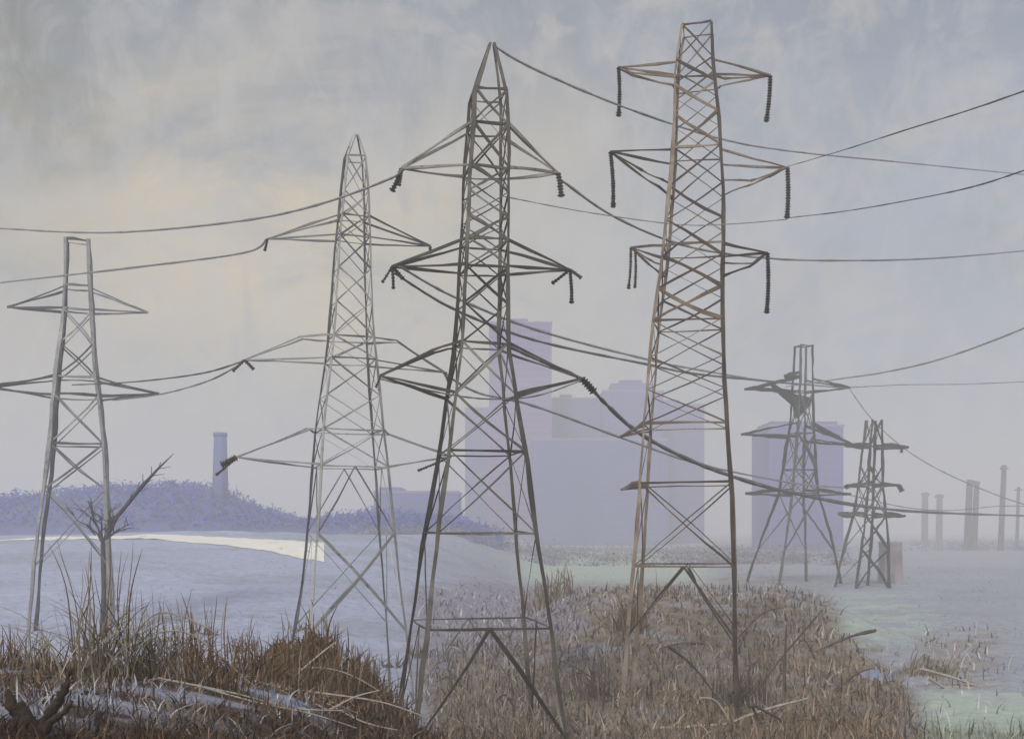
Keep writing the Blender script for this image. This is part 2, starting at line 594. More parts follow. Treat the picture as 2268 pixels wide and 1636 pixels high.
def line(label, pts, d0, d1, r0, r1, name='power_line', group='overhead wires between the pylons'):
    """A hanging conductor in one upright plane from its first support to its last."""
    c = catmull(pts)
    A0, B0 = P(c[0][0], c[0][1], d0), P(c[-1][0], c[-1][1], d1)
    pp = []
    for q in c:
        k = (q[0] - CX) / F
        t = (k * A0.y - A0.x) / ((B0.x - A0.x) - k * (B0.y - A0.y))
        pp.append(P(q[0], q[1], A0.y + t * (B0.y - A0.y)))
    for q, end in ((c[0], 0), (c[-1], -1)):          # spans that leave the view run on to their next support
        if -10 < q[0] < 2278:
            continue
        e, i_ = pp[end], pp[1 if end == 0 else -2]
        v = (e - i_) / max(1e-6, math.hypot(e.x - i_.x, e.y - i_.y))
        ext = [e + v * t + Vector((0, 0, .0009 * t * t)) for t in (8, 20, 35, 52, 70, 90, 115, 140)]
        pp = ext[::-1] + pp if end == 0 else pp + ext
    n = len(pp)
    rr = [.60 * (r0 + (r1 - r0) * i / (n - 1)) * random.uniform(.75, 1.25) for i in range(n)]
    mid = pp[n // 2].copy()
    return tag(MB().tube(pp, rr, 5, .1).build(name, M['cable'], None, mid), label, 'power line', group)


line('dark earth wire running down from the pointed peak of the big dark pylon', [(1092, 101), (1180, 152), (1380, 237), (1590, 306), (1750, 335), (2000, 360), (2380, 398)], 64, 150, .13, .11)
line('thick wire sagging from the dark pylon\'s upper arm tip past the bowed arms', [(1244, 400), (1360, 480), (1520, 545), (1700, 572), (1900, 577), (2100, 570), (2380, 545)], 65, 150, .13, .12)
line('wire from the dark pylon\'s upper arm crossing the grey pylon into open sky', [(890, 376), (860, 398), (700, 455), (530, 490), (250, 515), (0, 506), (-120, 498)], 62.5, 120, .11, .15)
line('wire leaving the upper arm of the slender grey pylon over the hazy pylon', [(590, 531), (540, 560), (300, 592), (0, 626), (-120, 640)], 77, 125, .12, .15)
line('upper of two wires sloping from the grey pylon\'s middle arm to the hazy pylon', [(540, 799), (450, 826), (300, 845), (160, 852)], 76, 104, .11, .10)
line('lower of two wires sloping from the grey pylon\'s middle arm to the hazy pylon', [(538, 802), (470, 840), (360, 872), (250, 886)], 76, 104, .11, .10)
line('upper of two parallel wires from the dark pylon\'s middle arm to the faded pylon', [(885, 590), (1000, 655), (1180, 728), (1430, 795), (1600, 828), (1720, 846)], 62, 228, .12, .26)
line('lower of two parallel wires from the dark pylon\'s middle arm to the faded pylon', [(872, 604), (1000, 682), (1180, 752), (1430, 806), (1560, 830), (1880, 860)], 62, 236, .12, .24)
line('wire from the grey pylon\'s middle arm passing through the dark pylon\'s legs', [(990, 832), (1060, 870), (1180, 898), (1420, 985), (1560, 1030), (1750, 1068), (1880, 1080)], 80, 230, .13, .28)
line('thick dark wire dropping from the dark pylon\'s lower arm towards the far fields', [(1128, 768), (1200, 800), (1288, 840), (1340, 893), (1420, 962), (1560, 1032), (1750, 1090), (2000, 1130), (2380, 1144)], 65, 330, .17, .36)
line('slack wire looping from the grey pylon behind the waist of the dark pylon', [(840, 838), (940, 862), (1060, 882), (1180, 878), (1288, 842)], 64, 66.5, .09, .08)
line('faint wire from the middle arm insulator of the flat-topped brown pylon', [(1743, 486), (1620, 496), (1500, 497), (1300, 470), (1140, 440), (1112, 434)], 72, 64.5, .05, .05)
line('topmost of three wires coming down through open sky to the brown pylon\'s middle arm', [(2400, 155), (2268, 202), (2150, 243), (2000, 290), (1870, 332), (1744, 369)], 55, 73, .11, .04)
line('middle one of three wires coming down to the brown pylon\'s long insulator, faint', [(2400, 335), (2268, 378), (2150, 415), (2000, 446), (1870, 468), (1743, 483)], 58, 73, .09, .045)
line('lowest of three wires coming down, ending at the faded pylon with splayed legs', [(2400, 665), (2268, 727), (2100, 790), (1970, 822), (1850, 840), (1740, 856)], 110, 232, .16, .22)
line('long straight wire descending past the smallest faded pylon to the posts in the haze', [(1882, 862), (1935, 932), (2010, 998), (2100, 1050), (2225, 1102), (2380, 1150)], 234, 300, .17, .3)
line('faint level wire leaving the upper arm of the faded pylon', [(1880, 858), (2000, 852), (2150, 850), (2380, 840)], 234, 300, .16, .15)
line('faint wire joining the lower arms of the two faded pylons to the posts', [(1884, 1096), (2000, 1122), (2100, 1130), (2225, 1120), (2380, 1125)], 233, 320, .2, .2)


# ------------------------------------------------------------------ posts in the haze
def post(px, ytop, ybase, d, w, label, twin=0, lean=0.0, bits=()):
    k = d / F
    b = P(px, ybase, d)
    b.z = float(H(b.x, b.y))
    t = P(px + lean, ytop, d)
    root = thing('utility_pole', b, label, 'pole', 'poles fading into the haze')
    mb = MB()
    mb.tube([b - Vector((0, 0, .5)), b.lerp(t, .5), t], [w * k * .5, w * k * .46, w * k * .42], 9)
    mb.build('post', M['wood'], root)
    if twin:
        MB().tube([b + Vector((twin * k, .3, -.5)), t + Vector((twin * k, .3, -1.2))], [w * k * .42, w * k * .36], 9).build('post', M['wood'], root)
        MB().bar(t + Vector((-6 * k, .1, -1.0)), t + Vector(((twin + 6) * k, .2, -1.6)), w * k * .2, sides=6).build('crossbar', M['wood'], root)
    else:
        MB().bar(t + Vector((-9 * k, 0, -1.6)), t + Vector((9 * k, 0, -1.5)), w * k * .18, sides=6).build('crossbar', M['wood'], root)


post(2048, 1090, 1205, 760, 15, 'twin pole nearest the mauve hut, very faint in the haze', 0, 1)
post(2080, 1094, 1205, 740, 15, 'faint single pole between the very faint pole and the paired poles', 0, 1)
post(2142, 1062, 1222, 560, 16, 'paired poles with a crossbar carrying the long descending wire', 16, 6)
post(2216, 1030, 1222, 540, 13, 'tall slim pole standing farthest out under the long descending wire', 0, 8)
post(2252, 1078, 1222, 600, 8, 'shorter thin pole at the hazy edge beyond the tall slim pole', 0, 4)

# ------------------------------------------------------------------ buildings in the haze
def block(px0, px1, ytop, d, label, mat, depth=22, name='tower_block', parapet=True, plant=None, taper=0, ribs=0, cat='building', group=None):
    k = d / F
    x0, x1 = (px0 - CX) * k, (px1 - CX) * k
    zt = CAMZ - (ytop - HY) * k
    gz = float(H((x0 + x1) / 2, d)) - 1
    root = thing(name, ((x0 + x1) / 2, d, gz + 1), label, cat, group)
    mb = MB()
    b = len(mb.v)
    t = taper * k
    for z, q in ((gz, 0), (zt, t)):
        mb.v += [Vector((x0 + q, d, z)), Vector((x1 - q, d, z)), Vector((x1 - q, d + depth, z)), Vector((x0 + q, d + depth, z))]
    for f in ((0, 1, 5, 4), (1, 2, 6, 5), (2, 3, 7, 6), (3, 0, 4, 7), (4, 5, 6, 7)):
        mb.f.append(tuple(b + i for i in f))
    mb.build('wall', mat, root)
    if parapet:
        MB().box((x0 + t - .4, d - .4, zt + .003), (x1 - t + .4, d + depth + .4, zt + 1.3)).build('parapet', M['capping'], root)
    if plant:
        for (a, c, hh) in plant:
            MB().box((x0 + (x1 - x0) * a, d + 4, zt + 1.303), (x0 + (x1 - x0) * c, d + depth - 4, zt + 1.3 + hh)).build('plant_room', mat, root)
    nf = int((zt - gz - 3) / 4.2) if ribs else 0
    for i in range(nf):
        zz = gz + 3 + i * 4.2
        f_ = (zz - gz) / (zt - gz)
        MB().box((x0 + t * f_ + 1.2, d - .12, zz), (x1 - t * f_ - 1.2, d - .002, zz + 1.7)).build('window_band', M['windowband'], root)
    for i in range(ribs):
        xx = x0 + (x1 - x0) * (i + .5) / ribs
        MB().box((xx - .5, d - .35, gz + .1), (xx + .5, d - .003, zt - .8)).build('pilaster', mat, root)
    return root


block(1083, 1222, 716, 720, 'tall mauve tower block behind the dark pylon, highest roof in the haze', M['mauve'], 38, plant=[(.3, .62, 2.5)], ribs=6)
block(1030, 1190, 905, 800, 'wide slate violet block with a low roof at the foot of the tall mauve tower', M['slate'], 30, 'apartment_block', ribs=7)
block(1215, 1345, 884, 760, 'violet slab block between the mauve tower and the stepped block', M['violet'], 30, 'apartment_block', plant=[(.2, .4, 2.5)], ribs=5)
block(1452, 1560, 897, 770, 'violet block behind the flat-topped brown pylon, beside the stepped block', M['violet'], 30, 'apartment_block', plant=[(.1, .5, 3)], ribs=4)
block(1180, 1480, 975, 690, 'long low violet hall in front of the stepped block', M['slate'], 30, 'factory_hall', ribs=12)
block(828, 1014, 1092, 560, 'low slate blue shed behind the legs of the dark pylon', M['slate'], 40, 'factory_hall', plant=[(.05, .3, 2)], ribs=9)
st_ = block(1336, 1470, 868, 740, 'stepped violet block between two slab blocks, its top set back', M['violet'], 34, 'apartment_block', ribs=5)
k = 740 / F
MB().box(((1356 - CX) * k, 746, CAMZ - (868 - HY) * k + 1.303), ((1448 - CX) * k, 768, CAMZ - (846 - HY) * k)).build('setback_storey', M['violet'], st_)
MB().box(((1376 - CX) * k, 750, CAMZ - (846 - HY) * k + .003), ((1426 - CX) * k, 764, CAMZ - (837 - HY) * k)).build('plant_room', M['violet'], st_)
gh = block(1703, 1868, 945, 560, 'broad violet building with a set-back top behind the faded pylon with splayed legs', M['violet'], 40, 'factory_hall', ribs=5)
k = 560 / F
MB().box(((1712 - CX) * k, 564, CAMZ - (945 - HY) * k + 1.303), ((1860 - CX) * k, 596, CAMZ - (931 - HY) * k)).build('setback_storey', M['violet'], gh)

# chimney on the hill
d = 405
k = d / F
cx = (488 - CX) * k
gz = float(H(cx, d))
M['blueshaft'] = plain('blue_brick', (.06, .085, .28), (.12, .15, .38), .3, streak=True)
ch = thing('chimney', (cx, d, gz), 'stout blue chimney standing on the wooded hill', 'chimney')
zt = CAMZ - (958 - HY) * k - gz
MB().lathe((cx, d, gz), [(3.3, -1), (2.7, zt * .6), (2.3, zt - 1.5)], 20).build('shaft', M['blueshaft'], ch, smooth_=True)
MB().lathe((cx, d, gz), [(2.45, zt - 1.497), (2.55, zt - .8), (2.55, zt), (1.9, zt), (1.9, zt - .5)], 20).build('rim', M['blueshaft'], ch, smooth_=True)
# mauve hut
d = 226
k = d / F
x0, x1 = (1957 - CX) * k, (2002 - CX) * k
gz = float(H((x0 + x1) / 2, d))
hut = thing('transformer_hut', ((x0 + x1) / 2, d, gz), 'narrow mauve plaster hut tapering to the top beside the smallest pylon', 'hut')
zt = CAMZ - (1200 - HY) * k
mb = MB()
for z, q in ((gz - .5, 0), (zt - .5, .42)):
    mb.v += [Vector((x0 + q, d, z)), Vector((x1 - q, d, z)), Vector((x1 - q, d + 4, z)), Vector((x0 + q, d + 4, z))]
mb.f += [(0, 1, 5, 4), (1, 2, 6, 5), (2, 3, 7, 6), (3, 0, 4, 7), (4, 5, 6, 7)]
mb.build('wall', M['hut'], hut)
MB().box((x0 + .3, d - .15, zt - .497), (x1 - .3, d + 4.15, zt)).build('roof', M['hut'], hut)
MB().box((x0 + 1.3, d - .08, gz), (x0 + 2.3, d - .003, gz + 2.1)).build('door', M['hutdoor'], hut)

# ------------------------------------------------------------------ ground
def axis(parts):
    out = []
    for a, b, n in parts:
        out += list(np.linspace(a, b, n, endpoint=False))
    out.append(parts[-1][1])
    return np.array(out)


xs = axis([(-1500, -300, 24), (-300, -60, 60), (-60, -25, 60), (-25, 40, 200), (40, 90, 60), (90, 300, 50), (300, 1500, 24)])
ys = axis([(-60, 14, 24), (14, 60, 160), (60, 140, 160), (140, 260, 100), (260, 600, 60), (600, 2000, 40)])
XX, YY = np.meshgrid(xs, ys)
ZZ = H(XX, YY)


def nz(x, y, s, seed=0.0):
    """cheap layered value in 0..1"""
    v = 0
    a = .5
    for o in range(4):
        v = v + a * np.sin(x * s + 1.7 * np.sin(y * s * .8 + seed + o) + seed) * np.cos(y * s * 1.1 + 1.3 * np.sin(x * s * .7 - seed))
        s *= 2.1
        a *= .6
        seed += 2.3
    return np.clip(.5 + v * .55, 0, 1)


C_FROST = np.array([.42, .46, .62])
C_FAR = np.array([.36, .38, .47])
C_MINT = np.array([.44, .535, .475])
C_TAUPE = np.array([.255, .21, .175])
C_BROWN = np.array([.135, .087, .054])
C_DARK = np.array([.062, .038, .024])
C_ROUGH = np.array([.185, .13, .088])
C_OLIVE = np.array([.15, .135, .08])


def cover(x, y, z):
    """Ground cover by place: frosted field, dry brown bank, trodden taupe rough, pale green grass."""
    x, y, z = (np.asarray(q, float) for q in (x, y, z))
    yy = np.maximum(y, 10)
    px = CX + x / yy * F
    py = HY + (CAMZ - z) / yy * F
    n1, n2, n3 = nz(x, y, .35, 1.0), nz(x, y, .9, 4.0), nz(x * .4, y * 1.6, 1.3, 7.0)
    col = np.ones(x.shape + (3,)) * C_FAR

    def lay(c, w):
        nonlocal col
        w = np.clip(w, 0, 1)[..., None]
        col = col * (1 - w) + c * w

    lay(C_FROST, smooth(1150, 800, px) * smooth(420, 260, y))
    lay(C_FAR * np.array([.82, .82, .80]), smooth(.5, .72, nz(x * .8, y * 1.5, .075, 5.0)) * smooth(85, 100, y) * .45)
    # rough brown ground in the middle and right
    j = (n1 - .5) * 130 + (n2 - .5) * 60
    edge = np.interp(px, [1000, 1150, 1250, 1450, 1700, 1830, 1900, 1990, 2030, 2150, 2300], [1440, 1370, 1310, 1285, 1300, 1330, 1420, 1480, 1560, 1640, 1700])
    w = smooth(-45, 55, py + j * .6 - edge) * smooth(880, 1010, px)
    lay(C_TAUPE, w * .95)
    lay(C_ROUGH, w * smooth(.42, .75, n2) * .75)
    lay(C_FROST * .8, w * smooth(.62, .8, nz(x * .7, y * 1.1, .42, 9.0)) * .5)
    lay(C_ROUGH, smooth(1440, 1620, py + j) * smooth(1250, 1600, px) * smooth(2060, 1960, px) * .8)
    lay(C_OLIVE, smooth(.5, .8, n3) * w * .5)
    lay(np.array([.27, .25, .31]), smooth(1270, 1310, py + j * .4) * smooth(1470, 1400, py + j) * smooth(880, 940, px) * smooth(1330, 1230, px + j) * .85)
    lay(np.array([.10, .105, .15]), smooth(1420, 1440, py) * smooth(1540, 1500, py) * smooth(1215, 1240, px) * smooth(1345, 1315, px) * smooth(.4, .6, n2) * .8)
    lay(C_TAUPE * .85, smooth(1400, 1560, py + j) * smooth(900, 1000, px) * smooth(1500, 1300, px) * .7)
    # greenish grass
    lay(C_MINT, smooth(1205, 1240, py) * smooth(1305, 1270, py) * smooth(1110, 1180, px) * smooth(1600, 1540, px) * .9)
    lay(C_MINT, smooth(.3, .6, n1) * smooth(1290, 1350, py + j * .3) * smooth(1460, 1400, py + j * .3) * smooth(1810, 1900, px) * smooth(2120, 2000, px) * .75)
    lay(C_MINT, smooth(1500, 1560, py + j * .5) * smooth(2010, 2090, px + j * .4) * .85)
    lay(C_OLIVE, smooth(1585, 1640, py + j * .5) * smooth(2000, 2060, px) * .6)
    lay(C_TAUPE * 1.1, smooth(1385, 1420, py + j * .4) * smooth(1540, 1500, py + j * .4) * smooth(2010, 2060, px) * smooth(2250, 2180, px) * smooth(.3, .6, n3) * .7)
    # the near bank and hump
    bank = smooth(64, 54, y) * smooth(6, -2, x)
    lay(C_BROWN, bank)
    lay(C_DARK, bank * np.clip(smooth(1525, 1605, py + (n3 - .5) * 120) + .35 * smooth(.5, .7, n2), 0, 1) * .95)
    lay(C_FROST * .85, bank * smooth(.55, .66, nz(x * .5, y * 1.2, .8, 3.0)) * smooth(1635, 1560, py + j * .3) * smooth(-1, -5, x) * smooth(37, 33, y) * .8)
    lay(C_TAUPE, bank * smooth(.6, .8, nz(x * .6, y * 2.2, 1.1, 11)) * .6)
    return col


COLR = cover(XX, YY, ZZ)
ny, nx = XX.shape
verts = np.stack([XX, YY, ZZ], -1).reshape(-1, 3)
idx = np.arange(nx * ny).reshape(ny, nx)
faces = np.stack([idx[:-1, :-1], idx[:-1, 1:], idx[1:, 1:], idx[1:, :-1]], -1).reshape(-1, 4)


def np_mesh(name, verts, faces, mat, colors=None, smooth_=True):
    me = bpy.data.meshes.new(name)
    nv, nf, w = len(verts), len(faces), faces.shape[1]
    me.vertices.add(nv)
    me.vertices.foreach_set('co', np.ascontiguousarray(verts, np.float32).ravel())
    me.loops.add(nf * w)
    me.loops.foreach_set('vertex_index', np.ascontiguousarray(faces, np.int32).ravel())
    me.polygons.add(nf)
    me.polygons.foreach_set('loop_start', np.arange(0, nf * w, w, dtype=np.int32))
    me.polygons.foreach_set('use_smooth', np.full(nf, smooth_))
    me.update(calc_edges=True)
    me.validate()
    if colors is not None:
        at = me.color_attributes.new('cover', 'FLOAT_COLOR', 'POINT')
        at.data.foreach_set('color', np.ascontiguousarray(np.concatenate([colors, np.ones((nv, 1))], 1), np.float32).ravel())
    me.materials.append(mat)
    o = bpy.data.objects.new(name, me)
    COL.objects.link(o)
    return o


tag(np_mesh('ground', verts, faces, M['ground'], COLR.reshape(-1, 3)), kind='structure')

# pale road over the rising field
pts_top = [(-60, 1196), (0, 1194), (150, 1187), (300, 1181), (420, 1184), (520, 1190), (640, 1199), (718, 1203)]
rv, rf = [], []
dm = np.array([207, 207, 206, 205, 203, 200, 194, 190])
wd = np.array([7, 8, 10, 13, 15.5, 18, 22, 25]) * 1.0
for (q, dd, w) in zip(pts_top, dm, wd):
    for s in np.linspace(0, 1, 7):
        y = dd - w * s
        x = (q[0] - CX) / F * dd + w * s * (q[0] - CX) / F * -1
        rv.append((x, y, float(H(x, y)) + .12))
n = 7
for i in range(len(pts_top) - 1):
    for j in range(n - 1):
        a = i * n + j
        rf.append((a, a + 1, a + n + 1, a + n))
# resample finely along the road so that it follows the ground
me_v, me_f = [], []
R0 = np.array(rv).reshape(len(pts_top), n, 3)
tt = np.linspace(0, len(pts_top) - 1, 160)
for t in tt:
    i = min(int(t), len(pts_top) - 2)
    row = R0[i] * (1 - (t - i)) + R0[i + 1] * (t - i)
    for (x, y, _) in row:
        me_v.append((x, y, float(H(x, y)) + .075))
me_f = [(i * n + j, i * n + j + 1, (i + 1) * n + j + 1, (i + 1) * n + j) for i in range(159) for j in range(n - 1)]
tag(np_mesh('road', np.array(me_v), np.array(me_f), M['whiteroad']), kind='structure')


# wooded hill behind the road
prof = [(-500, 1120), (-300, 1100), (-100, 1112), (0, 1118), (100, 1112), (200, 1100), (290, 1090), (360, 1088), (410, 1090), (440, 1084), (470, 1088), (505, 1100), (530, 1116), (580, 1136),
        (640, 1156), (700, 1172), (770, 1152), (900, 1150), (1030, 1164), (1110, 1192)]
hx = np.linspace(-500, 1110, 620)
hyv = np.interp(hx, [p[0] for p in prof], [p[1] for p in prof])
hv = []
for i, (px, py) in enumerate(zip(hx, hyv)):
    bump_ = 2.0 * mnoise.noise(Vector((px * .045, 3, 0)))
    top = P(px, py, 430)
    for s in np.linspace(0, 1, 64):
        y = 345 + 150 * s
        x = top.x * (1 + (y - 430) / 430 * .15)
        g = float(H(x, y)) - 1
        hgt = max(0.3, top.z - g + bump_ * (1 if top.z > 12 else .3))
        e = math.sin(math.pi * min(1, s * 1.0)) ** .6
        hv.append((x, y, g + hgt * e + (1.2 * mnoise.noise(Vector((x * .08, y * .08, 5))) + .9 * mnoise.noise(Vector((x * .3, y * .3, 2))) + .7 * mnoise.noise(Vector((x * .75, y * .75, 7)))) * (0 < s < 1) * min(1, hgt / 8)))
hf = [(i * 64 + j, (i + 1) * 64 + j, (i + 1) * 64 + j + 1, i * 64 + j + 1) for i in range(619) for j in range(63)]
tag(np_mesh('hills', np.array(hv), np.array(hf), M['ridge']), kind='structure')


def leafmass(name, pts, size, cols, label, cat):
    n = len(pts)
    V = np.empty((n, 3, 3))
    for k in range(3):
        V[:, k] = pts + rng.normal(0, 1, (n, 3)) * size[:, None] * np.array([1, 1, .8])
    o = np_mesh(name, V.reshape(-1, 3), np.arange(n * 3).reshape(-1, 3), M['grass'], np.repeat(cols, 3, 0), False)
    o['kind'] = 'stuff'
    o['label'] = label
    o['category'] = cat
    return o


# trees over the hill
hv_ = np.array(hv).reshape(620, 64, 3)
hh_ = hv_[:, :, 2] - H(hv_[:, :, 0], hv_[:, :, 1])
ii, jj = np.nonzero(hh_ > 2.0)
sel = rng.integers(0, len(ii), 44000)
pp_ = hv_[ii[sel], jj[sel]] + rng.normal(0, .8, (44000, 3)) + np.array([0, 0, .8])
clus = 1.6 * np.sin(pp_[:, 0] * .55 + 2 * np.sin(pp_[:, 1] * .2)) + 1.2 * np.sin(pp_[:, 0] * .21)
pp_[:, 2] += np.abs(clus) * rng.uniform(0, 1, 44000)
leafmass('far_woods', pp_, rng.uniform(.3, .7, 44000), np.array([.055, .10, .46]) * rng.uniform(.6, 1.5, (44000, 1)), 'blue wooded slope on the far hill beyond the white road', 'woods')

# scrub along the foot of the far buildings
by = np.concatenate([rng.uniform(330, 560, 170), rng.uniform(520, 780, 60)])
bx = np.concatenate([rng.uniform(-.14, .30, 170), rng.uniform(.34, .52, 60)]) * by
sp, sz, sc = [], [], []
for x_, y_ in zip(bx, by):
    r_ = rng.uniform(2.0, 5.5)
    m_ = 240
    q = rng.normal(0, 1, (m_, 3)) * np.array([r_ * 1.3, r_, r_ * .42])
    q[:, 2] = np.abs(q[:, 2])
    sp.append(q + np.array([x_, y_, float(H(x_, y_)) - .1]))
    sz.append(rng.uniform(.15, .42, m_))
    sc.append(np.array([[.20, .18, .27], [.25, .21, .22], [.16, .17, .31]])[rng.integers(0, 3)] * rng.uniform(.6, 1.4, (m_, 1)))
leafmass('far_scrub', np.concatenate(sp), np.concatenate(sz), np.concatenate(sc), 'dim scrub along the foot of the far violet buildings', 'scrub')


# ------------------------------------------------------------------ grass
def blades(name, n, picker, hmin, hmax, wmul, bend=.5, seg=4, upright=1.0):
    """n curved tapering blades as one mesh; picker gives positions and colours."""
    x, y, z, col = picker(n)
    n = len(x)
    h = rng.uniform(hmin, hmax, n) * rng.uniform(.6, 1.25, n)
    ang = rng.uniform(0, 2 * np.pi, n)
    lean = rng.normal(0, bend, n)
    dx, dy = np.cos(ang) * lean, np.sin(ang) * lean
    fa = rng.uniform(-.9, .9, n)
    sx, sy = np.cos(fa), np.sin(fa)
    w = wmul * (y / F) * rng.uniform(.6, 1.5, n)
    V = []
    for k in range(seg + 1):
        t = k / seg
        cxp = x + dx * h * t * t
        cyp = y + dy * h * t * t
        czp = z - .08 + h * (t - .35 * np.abs(lean) * t * t) * upright
        ww = w * (1 - t) ** .7 + .06 * w
        V.append(np.stack([cxp - sx * ww, cyp - sy * ww, czp], -1))
        V.append(np.stack([cxp + sx * ww, cyp + sy * ww, czp], -1))
    V = np.stack(V, 1).reshape(-1, 3)
    b = np.arange(n)[:, None] * (2 * (seg + 1))
    fs = np.concatenate([np.stack([b[:, 0] + 2 * k, b[:, 0] + 2 * k + 1, b[:, 0] + 2 * k + 3, b[:, 0] + 2 * k + 2], -1) for k in range(seg)])
    cc = np.repeat(col, 2 * (seg + 1), 0)
    o = np_mesh(name, V, fs, M['grass'], cc)
    return tag(o, kind='stuff')


def scatter(n, d0, d1, a0, a1, power=1.0):
    u = rng.uniform(0, 1, n)
    d = d0 * (d1 / d0) ** (u ** power)
    a = rng.uniform(a0, a1, n)
    x, y = d * a, d
    z = H(x, y)
    return x, y, z


def pick_field(n):
    x, y, z = scatter(n, 58, 190, -.62, .62)
    c = cover(x, y, z)
    bright = c.mean(1)
    keep = rng.uniform(0, 1, n) < np.clip((.34 - bright) / .10, np.where(y > 95, .0, .06), 1.0)
    x, y, z, c = x[keep], y[keep], z[keep], c[keep]
    m = len(x)
    v = rng.choice([.4, .7, 1.0, 1.5, 2.3], m, p=[.2, .25, .25, .2, .1])[:, None]
    return x, y, z, np.clip(c * v, .01, .7)


def pick_bank(n):
    x, y, z = scatter(n, 13, 60, -.62, .14)
    c = cover(x, y, z)
    keep = (z > 2.5) & (rng.uniform(0, 1, n) < np.where(c[:, 2] > .25, .4, 1.0))
    x, y, z, c = x[keep], y[keep], z[keep], c[keep]
    m = len(x)
    v = rng.choice([.45, .85, 1.3, 2.2, 3.6], m, p=[.25, .28, .25, .15, .07])[:, None]
    return x, y, z, np.clip(c * v, .008, .55)


tag(blades('rough_grass', 46000, pick_field, .2, 1.35, 1.7, .8), 'dry taupe grass covering the rough ground under the pylons', 'grass')



def pick_stubble(n):
    x, y, z = scatter(n, 80, 330, -.5, .5)
    c = cover(x, y, z)
    k = (c.mean(1) > .3) & (nz(x, y, .12, 2.0) > rng.uniform(.2, .8, n)) & ((y < 166) | (x > -20))
    x, y, z, c = x[k], y[k], z[k], c[k]
    return x, y, z, c * rng.choice([.5, .72, 1.25], len(x))[:, None]


tag(blades('frosted_stubble', 16000, pick_stubble, .10, .42, .9, .6), 'fine stubble poking through the frosted blue field', 'stubble')


def pick_stems(n):
    x, y, z, c = pick_field(n)
    k = y < 130
    v = rng.choice([.35, 1.6, 2.2], k.sum(), p=[.45, .3, .25])[:, None]
    return x[k], y[k], z[k], np.clip(cover(x[k], y[k], z[k]) * v, .02, .6)


tag(blades('tall_grass', 1500, pick_stems, 1.0, 2.6, 1.5, .75, 6), 'scattered long bent stems standing above the dry rough grass', 'grass')
tag(blades('bank_grass', 46000, pick_bank, .10, .62, 2.1, 1.15), 'dark brown matted grass covering the near bank', 'grass')


# ------------------------------------------------------------------ reed clumps and loose stalks on the near bank
def clump(px, py, d, n, hmin, hmax, spread, label, droop, tone, lean=0.0, name='reed_clump', group='tall dry reed clumps on the brown bank', cat='reeds', wmul=1.5):
    g = P(px, py, d)
    g.z = float(H(g.x, g.y))
    V, Fc, Cc = [], [], []
    for i in range(n):
        bx, by = (max(-1.9, min(1.9, random.gauss(0, 1))) * spread * f_ for f_ in (1, .7))
        gz = float(H(g.x + bx, g.y + by)) - g.z - .1
        h = random.uniform(hmin, hmax)
        an = random.uniform(0, 2 * math.pi)
        ln = abs(random.gauss(.14, .12)) + (droop if random.random() < .6 else 0) * random.uniform(.3, 1)
        dx, dy = math.cos(an) * ln + lean, math.sin(an) * ln * .5
        w = wmul * d / F * random.uniform(.5, 1.4)
        fa = random.uniform(-.8, .8)
        sx, sy = math.cos(fa), math.sin(fa)
        b = len(V)
        seg = 9
        tone_i = tone[random.choices(range(len(tone)), [4, 4, 2, 1][:len(tone)])[0]]
        for k in range(seg + 1):
            t = k / seg
            x = bx + dx * h * t ** 1.8 + .012 * h * math.sin(t * 7 + i)
            y = by + dy * h * t ** 1.8
            z = gz + h * (t - .55 * ln * t ** 2.6)
            ww = w * (1 - t) ** .5 + .15 * w
            V += [(x - sx * ww, y - sy * ww, z), (x + sx * ww, y + sy * ww, z)]
            Cc += [tone_i, tone_i]
        Fc += [(b + 2 * k, b + 2 * k + 1, b + 2 * k + 3, b + 2 * k + 2) for k in range(seg)]
    rc, b = spread * (2.4 if d < 85 else 1.0), len(V)
    for a_ in range(7):
        for k in range(14):
            q, an = rc * (1 - a_ / 6.0), k * 2 * math.pi / 14
            x, y = q * math.cos(an), q * math.sin(an) * .8
            V.append((x, y, float(H(g.x + x, g.y + y)) - g.z - .06 + (.16 if d < 85 else .2) * spread * (1 - (q / rc) ** 2) * random.uniform(.7, 1.2)))
            Cc.append(tuple(np.array(tone[0]) * random.uniform(.6, 1.1)))
    Fc += [(b + a_ * 14 + k, b + a_ * 14 + (k + 1) % 14, b + a_ * 14 + 14 + (k + 1) % 14, b + a_ * 14 + 14 + k) for a_ in range(6) for k in range(14)]
    o = np_mesh(name, np.array(V), np.array(Fc), M['grass'], np.array(Cc))
    o.location = g
    return tag(o, label, cat, group)


T_OL = [(.17, .135, .09), (.27, .235, .185), (.10, .068, .04), (.42, .42, .46)]
T_BR = [(.13, .08, .046), (.19, .13, .085), (.065, .04, .024), (.34, .30, .26)]
clump(225, 1640, 27, 150, 1.4, 4.1, .42, 'tallest olive brown reed clump, drooping over the bank beside the splintered stump', 1.25, T_OL, .02)
clump(330, 1620, 28, 100, 1.2, 2.7, .38, 'dense brown reed clump leaning against the tallest clump', 1.0, T_OL, .02)
clump(90, 1600, 29, 45, .8, 2.0, .4, 'thin straggling reed clump behind the splintered stump', .5, T_OL)
clump(470, 1600, 28, 85, .8, 1.9, .45, 'squat dark brown reed tuft between the tall clumps and the bent tuft', .7, T_BR)
clump(560, 1540, 33, 70, .9, 2.3, .35, 'sparse brown tuft with its stalks bent over at the top', .9, T_BR)
clump(700, 1500, 40, 150, .7, 1.8, .7, 'low brown thicket at the foot of the slender grey pylon', .6, T_BR)
clump(820, 1480, 43, 190, .7, 1.7, .9, 'wide brown thicket on the crest of the hump', .6, T_BR)
clump(415, 1560, 31, 120, 1.0, 2.6, .5, 'rust brown scrub just right of the tall clumps, arching into pale stalks', 1.2, T_BR)
